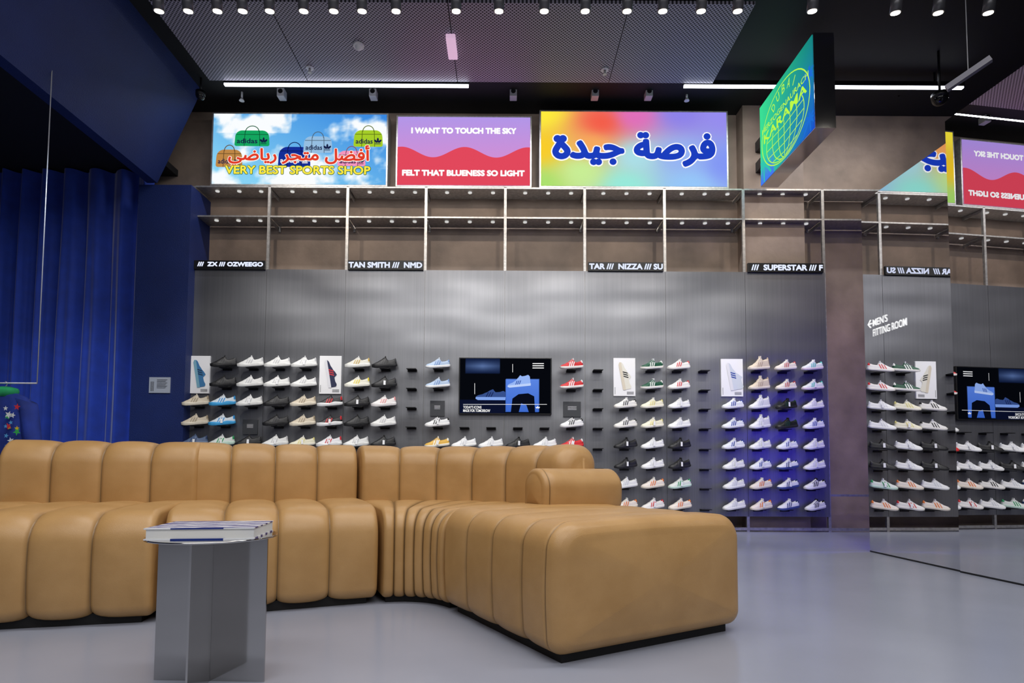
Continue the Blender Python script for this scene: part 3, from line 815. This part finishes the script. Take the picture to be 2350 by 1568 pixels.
def star(c,r,n=5,rot=0): 
    return [(c[0]+(r if k%2==0 else r*.42)*math.sin(rot+math.pi*k/n),c[1]+(r if k%2==0 else r*.42)*math.cos(rot+math.pi*k/n)) for k in range(2*n)]
sc_=[(240,205,40),(60,190,90),(220,50,60),(235,240,240),(90,170,230)]
for k,cc_ in enumerate(sc_):
    ps=[]
    for j in range(5):
        ps.append(star((hc.x+random.uniform(-.2,.22),random.uniform(.85,bz-.1)),random.uniform(.018,.036),rot=random.random()*3))
    flat('printed_star',ps,MY(Y-.112),pm('star%d'%k,cc_,.7),jk,.0+.0006*k)
hg=[(hc.x,Y,rb.z+.012)]+[(hc.x+.02*math.sin(t),Y,rb.z-.005+.02*math.cos(t)) for t in (.3,.8,1.4,2.0,2.6)]+[(hc.x,Y,rb.z-.06)]
tube('hanger_hook',hg,.003,m_rod,jk)
tube('hanger_arm',[(hc.x-.19,Y,bz-.045),(hc.x,Y,bz+.03),(hc.x+.19,Y,bz-.045)],.006,m_blk,jk)
# ---------------------------------------------------------------- sofa
def leather():
    m=bpy.data.materials.new('tan_leather'); m.use_nodes=True; nt=m.node_tree; b=nt.nodes['Principled BSDF']
    a=nt.nodes.new('ShaderNodeAttribute'); a.attribute_name='Col'
    tc=nt.nodes.new('ShaderNodeTexCoord')
    n=nt.nodes.new('ShaderNodeTexNoise'); n.inputs['Scale'].default_value=5; n.inputs['Detail'].default_value=4
    r=nt.nodes.new('ShaderNodeValToRGB'); r.color_ramp.elements[0].color=L((178,139,86)); r.color_ramp.elements[1].color=L((190,151,98)); r.color_ramp.elements[0].position=.35; r.color_ramp.elements[1].position=.65
    mx=nt.nodes.new('ShaderNodeMixRGB'); mx.blend_type='MULTIPLY'; mx.inputs[0].default_value=1
    nt.links.new(tc.outputs['Object'],n.inputs['Vector']); nt.links.new(n.outputs['Fac'],r.inputs[0])
    nt.links.new(r.outputs[0],mx.inputs[1]); nt.links.new(a.outputs['Color'],mx.inputs[2]); nt.links.new(mx.outputs[0],b.inputs['Base Color'])
    n2=nt.nodes.new('ShaderNodeTexNoise'); n2.inputs['Scale'].default_value=260; n2.inputs['Detail'].default_value=2
    n3=nt.nodes.new('ShaderNodeTexNoise'); n3.inputs['Scale'].default_value=7; n3.inputs['Detail'].default_value=1
    ad=nt.nodes.new('ShaderNodeMath'); ad.operation='MULTIPLY_ADD'; ad.inputs[1].default_value=3.0
    nt.links.new(n3.outputs['Fac'],ad.inputs[0]); nt.links.new(n2.outputs['Fac'],ad.inputs[2])
    bp=nt.nodes.new('ShaderNodeBump'); bp.inputs['Strength'].default_value=.2; bp.inputs['Distance'].default_value=.003
    nt.links.new(ad.outputs[0],bp.inputs['Height']); nt.links.new(bp.outputs[0],b.inputs['Normal'])
    b.inputs['Roughness'].default_value=.38; b.inputs['Specular IOR Level'].default_value=.5
    return m
m_lea=leather()
def rrect(d0,d1,z0,z1,rft,rbt,rbb,rfb,crown=.015,na=8,ns=5):
    def P_(off):
        k=lambda r:max(.012,r-off*.6)
        return rrect0(d0+off,d1-off,z0+off,z1-off,k(rft),k(rbt),k(rbb),k(rfb),crown,na,ns)
    return P_
def rrect0(d0,d1,z0,z1,rft,rbt,rbb,rfb,crown,na,ns):
    P=[]
    cs=[(d0+rfb,z0+rfb,rfb,180,270),(d1-rbb,z0+rbb,rbb,270,360),(d1-rbt,z1-rbt,rbt,0,90),(d0+rft,z1-rft,rft,90,180)]
    for k in range(4):
        c=cs[k];nx_=cs[(k+1)%4]
        for j in range(na+1):
            t=math.radians(c[3]+(c[4]-c[3])*j/na); P.append([c[0]+c[2]*math.cos(t),c[1]+c[2]*math.sin(t),math.cos(t),math.sin(t)])
        t=math.radians(c[4]); ax=c[0]+c[2]*math.cos(t);az=c[1]+c[2]*math.sin(t)
        t2=math.radians(nx_[3]); bx_=nx_[0]+nx_[2]*math.cos(t2);bz_=nx_[1]+nx_[2]*math.sin(t2)
        for j in range(1,ns):
            q=j/ns; P.append([ax+(bx_-ax)*q,az+(bz_-az)*q,math.cos(t),math.sin(t)])
    for p in P:
        if p[3]>.3: p[1]+=crown*math.sin(math.pi*min(1,max(0,(p[0]-d0)/(d1-d0))))*min(1,(p[3]-.3)/.5)
        if p[2]<-.3: p[0]-=crown*math.sin(math.pi*min(1,max(0,(p[1]-z0)/(z1-z0))))*min(1,(-p[2]-.3)/.5)
    return [(p[0],p[1]) for p in P]
def sweep(name,fr,length,nfl,prof,parent,b=.03,r0=.03,r1=.03,pw=2.6,capb=.015,extra=None,ns=12):
    xs=[]
    for k in range(nfl):
        for j in range(ns+1):
            u=(1-math.cos(math.pi*j/ns))/2; xs.append((k+u)/nfl*length)
    for r_,end in ((r0,0),(r1,1)):
        for q in (.0,.02,.06,.13,.25,.4,.6,.8,1):
            d=r_*q; xs.append(length-d if end else d)
    if extra: xs+=[extra-.006,extra-.002,extra,extra+.002,extra+.006]
    fl=length/nfl
    S2=sorted(set(round(min(length,max(0,s)),5) for s in xs))
    rings=[];cols=[]
    for s in S2:
        u=(s/fl)%1.0
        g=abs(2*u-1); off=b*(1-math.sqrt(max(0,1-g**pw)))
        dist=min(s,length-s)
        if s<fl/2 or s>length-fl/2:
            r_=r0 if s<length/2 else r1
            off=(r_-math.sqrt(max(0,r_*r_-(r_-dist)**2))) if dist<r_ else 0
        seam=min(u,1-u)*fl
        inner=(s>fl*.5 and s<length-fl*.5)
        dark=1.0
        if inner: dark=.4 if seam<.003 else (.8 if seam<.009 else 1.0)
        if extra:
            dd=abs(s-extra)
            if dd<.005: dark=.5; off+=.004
        O,N,T=fr(s)
        rings.append([(O[0]+N[0]*p[0],O[1]+N[1]*p[0],p[1]) for p in prof(off)]); cols.append(dark)
    P0=prof(0); n=len(P0)
    cd=(min(p[0] for p in P0)+max(p[0] for p in P0))/2; cz=(min(p[1] for p in P0)+max(p[1] for p in P0))/2
    vs=[];cl=[];fs=[]
    for end in (0,1):
        s=S2[0] if end==0 else S2[-1]; O,N,T=fr(s); sg=-1 if end==0 else 1
        pp=prof(r0 if end==0 else r1)
        capr=[]
        for k in (.02,.3,.6,.85,.96):
            capr.append([(O[0]+N[0]*(cd+(p[0]-cd)*k)+T[0]*sg*capb*(1-k*k),O[1]+N[1]*(cd+(p[0]-cd)*k)+T[1]*sg*capb*(1-k*k),cz+(p[1]-cz)*k) for p in pp])
        if end==0: rings=capr+rings; cols=[1]*5+cols
        else: rings=rings+capr[::-1]; cols=cols+[1]*5
    for r_,c in zip(rings,cols):
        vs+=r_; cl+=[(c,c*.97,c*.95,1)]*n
    for k in range(len(rings)-1):
        for i in range(n): fs.append((k*n+i,k*n+(i+1)%n,(k+1)*n+(i+1)%n,(k+1)*n+i))
    fs.append(tuple(range(n-1,-1,-1))); fs.append(tuple((len(rings)-1)*n+i for i in range(n)))
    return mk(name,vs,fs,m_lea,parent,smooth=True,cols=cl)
def straight(p0,p1):
    d=Vector((p1[0]-p0[0],p1[1]-p0[1])); ln=d.length; t=d/ln; n=Vector((-t.y,t.x))
    return (lambda s:((p0[0]+t.x*s,p0[1]+t.y*s),(n.x,n.y),(t.x,t.y))),ln
sofa=empty('modular_sofa',(-.8,3.2,0)); top(sofa,'long curved tan leather modular sofa with fluted upholstery','sofa')
m_base=pm('sofa_base_black',(10,9,9),.7)
f1,l1=straight((-2.595,2.495),(-1.625,2.737))
f2,l2=straight((-1.59,2.765),(-.672,3.155))
cW=(-.54,2.91); RW=.26; A0=math.radians(90+23); A1=math.radians(30)
def fw(s,sc_=1.0):
    t=A0+(A1-A0)*s/(RW*(A0-A1)) ; n=(math.cos(t),math.sin(t))
    return ((cW[0]+RW*n[0],cW[1]+RW*n[1]),n,(n[1],-n[0]))
lw=RW*(A0-A1)
ZB=.028
seatP=rrect(0,.98,ZB,.515,.13,.05,.04,.06)
sweep('seat',f1,l1,4,seatP,sofa,b=.028,pw=2.4)
sweep('seat',f2,l2,4,seatP,sofa,b=.028,pw=2.4)
wedgeP=rrect(.0,.98,ZB,.50,.11,.05,.04,.05)
sweep('seat',fw,lw,7,wedgeP,sofa,b=.016,r0=.02,r1=.02,ns=10)
inn=(-.305,3.03)
dA=(math.sin(math.radians(30)),-math.cos(math.radians(30)))
def fc(s): return ((inn[0]+dA[0]*s,inn[1]+dA[1]*s),(math.cos(math.radians(30)),math.sin(math.radians(30))),dA)
chP=rrect(0,1.02,ZB,.52,.10,.10,.06,.06,crown=.012)
sweep('seat',fc,1.0,4,chP,sofa,b=.012,r0=.03,r1=.07,capb=.02,extra=.93,pw=3)
backP=rrect(.74,1.04,.38,.86,.12,.10,.04,.04,crown=.01)
sweep('backrest',f1,l1,4,backP,sofa,b=.026)
sweep('backrest',f2,l2,4,backP,sofa,b=.026)
def fwb(s): return fw(s/ (1.01/RW))
sweep('backrest',fwb,lw*1.01/RW,6,backP,sofa,b=.024,r1=.10)
n30=(math.cos(math.radians(30)),math.sin(math.radians(30)))
def fb(s): return ((.205+n30[0]*s,3.13+n30[1]*s),(-n30[1],n30[0]),n30)
sweep('armrest',fb,.56,1,rrect(0,.21,.49,.715,.09,.09,.03,.03,crown=.008),sofa,b=0,r0=.03,r1=.05,capb=.02,extra=.035)
def basepoly(fr,ln,d0,d1):
    pts=[];m=8
    for j in range(m+1):
        O,N,T=fr(ln*(.05+.90*j/m)); pts.append((O[0]+N[0]*d0,O[1]+N[1]*d0))
    for j in range(m,-1,-1):
        O,N,T=fr(ln*(.05+.90*j/m)); pts.append((O[0]+N[0]*d1,O[1]+N[1]*d1))
    n=len(pts); vs=[(p[0],p[1],0) for p in pts]+[(p[0],p[1],.05) for p in pts]
    fs=[(i,(i+1)%n,n+(i+1)%n,n+i) for i in range(n)]+[tuple(range(n-1,-1,-1)),tuple(range(n,2*n))]
    mk('base',vs,fs,m_base,sofa)
basepoly(f1,l1,.05,.92); basepoly(f2,l2,.05,.92); basepoly(fw,lw,.05,.92); basepoly(fc,1.0,.05,.95)
# ---------------------------------------------------------------- side table
tcx,tcy=-1.0,2.035
m_tm=pm('brushed_table_steel',(190,188,185),.09,1.0,bump=.03,bscale=3)
tbl=empty('side_table',(tcx,tcy,0)); top(tbl,'round steel side table on a cross-shaped plate base','table')
cyl('tabletop',(tcx,tcy,.484),(tcx,tcy,.490),.206,m_tm,tbl,n=64)
th=math.radians(-2); hl=.19
def plate(ang,hl1,hl2,name):
    t=Vector((math.cos(ang),math.sin(ang),0)); n=Vector((-t.y,t.x,0))*.003
    a=Vector((tcx,tcy,0))-t*hl1; b=Vector((tcx,tcy,0))+t*hl2
    vs=[a-n,b-n,b+n,a+n]; vs+= [v+Vector((0,0,.484)) for v in vs]
    mk(name,vs,BF,m_tm,tbl)
plate(th,hl,hl,'base_plate')
plate(math.radians(90+8),.20,-.004,'base_plate')
plate(math.radians(90+8),-.004,.20,'base_plate')
m_pg=pm('book_pages',(225,225,222),.7)
def bookmat():
    m=bpy.data.materials.new('striped_cover'); m.use_nodes=True; nt=m.node_tree; b=nt.nodes['Principled BSDF']; b.inputs['Roughness'].default_value=.3
    tc=nt.nodes.new('ShaderNodeTexCoord'); mp=nt.nodes.new('ShaderNodeMapping'); mp.inputs['Rotation'].default_value=(0,0,1.25)
    w_=nt.nodes.new('ShaderNodeTexWave'); w_.inputs['Scale'].default_value=5.2; w_.inputs['Distortion'].default_value=2.0; w_.inputs['Detail Scale'].default_value=3
    r=nt.nodes.new('ShaderNodeValToRGB'); r.color_ramp.interpolation='CONSTANT'; r.color_ramp.elements[0].color=L((28,52,130)); r.color_ramp.elements[1].position=.5; r.color_ramp.elements[1].color=L((228,230,235))
    nt.links.new(tc.outputs['Object'],mp.inputs[0]); nt.links.new(mp.outputs[0],w_.inputs['Vector']); nt.links.new(w_.outputs['Fac'],r.inputs[0]); nt.links.new(r.outputs[0],b.inputs['Base Color'])
    return m
bk=empty('book',(tcx,tcy,.49)); top(bk,'large book with blue and white striped cover on the side table','book')
def rb_(name,cx_,cy_,w_,d_,z0,z1,mat,ang):
    vs=[]
    for (x,y,z) in bv(-w_/2,w_/2,-d_/2,d_/2,z0,z1):
        vs.append((cx_+x*math.cos(ang)-y*math.sin(ang),cy_+x*math.sin(ang)+y*math.cos(ang),z))
    return mk(name,vs,BF,mat,bk)
bm=bookmat(); an=math.radians(8)
rb_('cover',tcx,tcy-.005,.335,.25,.4900,.494,bm,an)
rb_('pages',tcx+.002,tcy-.005,.327,.243,.494,.524,m_pg,an)
rb_('cover',tcx,tcy-.005,.335,.25,.524,.528,bm,an)
# ---------------------------------------------------------------- ceiling fittings
m_lens=em('lamp_lens',(255,244,225),14)
m_hs=pm('lamp_housing',(80,80,84),.35,.4)
LX=[365,432,499,557,619,697,766,831,909,1047,1145,1249,1343,1439,1521,1609,1693,1864,2055,2153,2268]
Yl=4.6
for i,px in enumerate(LX):
    p=W(px,26 if px<2000 else 30,Yl); ax=Vector((0,-.22,1)).normalized()
    e=empty('track_spotlight',p); top(e,'small cylindrical dark spotlight, lit','spotlight','ceiling track spotlights')
    cyl('housing',p,p+ax*.15,.043,m_hs,e)
    cyl('lens',p-ax*.004,p+ax*.002,.034,m_lens,e)
    cyl('stem',p+ax*.15,p+ax*.15+Vector((0,0,.06)),.01,m_hs,e,n=8)
    ztk=(p+ax*.15).z+.06; yt=(p+ax*.15).y
o=empty('lighting_track',(0,yt,ztk)); top(o,'black ceiling lighting track','lighting track')
box('rail',WX(300,20,Yl),WX(2400,20,Yl),yt-.02,yt+.02,ztk,ztk+.04,m_blk,o)
for x in (-2.5,0,2.5): cyl('hanger',(x,yt,ztk+.04),(x,yt,HC),.006,m_blk,o,n=8)
for px in (647,857,1178,1365,1488):
    p=W(px,215,6.72)
    e=empty('cube_spotlight',p); top(e,'small grey cube spotlight near the ceiling','spotlight','cube wall spotlights')
    box('housing',p.x-.042,p.x+.042,p.y-.05,p.y+.05,p.z-.06,p.z+.06,pm('cube_grey',(190,190,195),.4),e,.006)
    box('arm',p.x-.008,p.x+.008,p.y-.008,p.y+.008,p.z+.06,HC,m_blk,e)
    cyl('lens',(p.x,p.y-.05,p.z),(p.x,p.y-.053,p.z),.028,m_steeld,e)
for (px,py,Y_,lb,r_) in ((460,222,6.5,'small black dome security camera',.05),(2157,228,6.0,'black dome security camera',.075)):
    p=W(px,py,Y_)
    e=empty('security_camera',(p.x,p.y,p.z)); top(e,lb,'camera')
    cyl('mount',(p.x,p.y,p.z+.01),(p.x,p.y,p.z+.06),r_*1.05,m_blk,e); cyl('stem',(p.x,p.y,p.z+.06),(p.x,p.y,HC),.012,m_blk,e,n=8)
    dome('dome_cover',(p.x,p.y,p.z+.01),r_,pm('dome_gloss',(12,12,14),.05),e)
for px in (555,1576,2062):
    p=W(px,226 if px<2000 else 192,6.75)
    e=empty('sprinkler',p); top(e,'small hanging sprinkler head','sprinkler','sprinklers')
    cyl('pipe',p,(p.x,p.y,HC),.012,m_white,e,n=10); cyl('head',(p.x,p.y,p.z-.03),p,.03,m_white,e,.015,n=14)
p=CF(823,103,CZ)
e=empty('smoke_detector',(p.x,p.y,CZ)); top(e,'white round smoke detector on the ceiling','smoke detector')
cyl('base_ring',(p.x,p.y,CZ-.02),(p.x,p.y,CZ),.055,m_white,e); dome('sensor',(p.x,p.y,CZ-.02),.035,m_white,e)
for px,py in ((711,156),(1388,160)):
    p=CF(px,py,CZ)
    e=empty('sprinkler',(p.x,p.y,CZ)); top(e,'small sprinkler in the perforated ceiling','sprinkler','sprinklers')
    cyl('plate',(p.x,p.y,CZ-.008),(p.x,p.y,CZ),.04,m_white,e); cyl('head',(p.x,p.y,CZ-.05),(p.x,p.y,CZ-.008),.012,m_steel,e,n=10); cyl('deflector',(p.x,p.y,CZ-.055),(p.x,p.y,CZ-.05),.022,m_steel,e,n=12)
p=CF(1040,85,CZ)
e=empty('emergency_light',(p.x,p.y,CZ)); top(e,'pale pink rectangular emergency light on the ceiling','emergency light')
zz=CZ-.05
q0=CF(1033,88,zz); q1=CF(1043,138,zz)
box('housing',q0.x-.045,q0.x+.05,q0.y-.0,q1.y,CZ-.05,CZ,pm('pale_pink',(245,205,235),.4,emit=.5),e,.008)
p=W(2222,170,5.0)
e=empty('pendant_light',p); top(e,'slim grey fixture hanging on a thin cord','pendant light')
t=Vector((.12,-.10,.07)); vs=[]
u_=t.normalized(); s_=u_.cross(Vector((0,0,1))).normalized(); k_=s_.cross(u_)
for sg in (-1,1):
    for (a_,b_) in ((-1,-1),(1,-1),(1,1),(-1,1)): vs.append(p+t*sg+s_*.025*a_+k_*.025*b_)
mk('housing',vs,BF,pm('fixture_grey',(150,150,165),.4),e)
cyl('cord',p,(p.x,p.y,HC),.004,m_white,e,n=6)
# ---------------------------------------------------------------- lights
def area(name,loc,sx,sy,power,col=(1,1,1),rot=(0,0,0)):
    l=bpy.data.lights.new(name,'AREA'); l.shape='RECTANGLE'; l.size=sx; l.size_y=sy; l.energy=power; l.color=col
    o=bpy.data.objects.new(name,l); COL.objects.link(o); o.location=loc; o.rotation_euler=rot; return o
def spot(name,loc,tgt,power,col=(1,1,1),ang=60,blend=.6,size=.05):
    l=bpy.data.lights.new(name,'SPOT'); l.energy=power; l.color=col; l.spot_size=math.radians(ang); l.spot_blend=blend; l.shadow_soft_size=size
    o=bpy.data.objects.new(name,l); COL.objects.link(o); o.location=loc
    o.rotation_euler=(Vector(tgt)-Vector(loc)).to_track_quat('-Z','Y').to_euler(); return o
area('shop_light_a',(.2,2.4,5.0),6.5,.6,160,(1,.98,.96))
area('shop_light_b',(.5,-.6,5.0),8,1.2,190,(1,.98,.97))
area('shop_light_c',(.5,-3.2,4.7),9,1.0,100,(.96,.97,1),(math.radians(35),0,0))
area('strip_light',(-.3,6.2,4.78),6.0,.08,55,(.96,.97,1),(math.radians(25),0,0))
area('strip_light_b',(3.6,6.2,4.78),2.6,.08,22,(.96,.97,1),(math.radians(25),0,0))
for x in (-2.9,-1.7,-.5,.7,1.9,3.0):
    spot('wash_light',(x,4.65,4.25),(x,6.85,1.25),150,(1,.97,.93),52,.8)
for x in (-2.6,-1.0,.6,2.2,3.9):
    spot('upper_wash',(x,4.9,4.75),(x,7.1,3.5),55,(1,.84,.68),70,.9)
area('blue_panel_light',(3.80,5.27,1.1),1.0,1.5,300,(.06,.03,1),(math.radians(90),0,math.radians(180)))
spot('pink_fill',(2.9,4.6,4.4),(4.1,7.1,1.6),110,(.95,.75,1),40,.9)  # added fill to brighten the plaster beside the mirrors, no fixture there
spot('curtain_light',(-3.0,3.6,4.2),(-5.4,7.0,.7),260,(.65,.8,1),38,1.0)
wd=bpy.data.worlds.new('world'); sc.world=wd; wd.use_nodes=True
wd.node_tree.nodes['Background'].inputs[0].default_value=(.3,.33,.4,1); wd.node_tree.nodes['Background'].inputs[1].default_value=.3
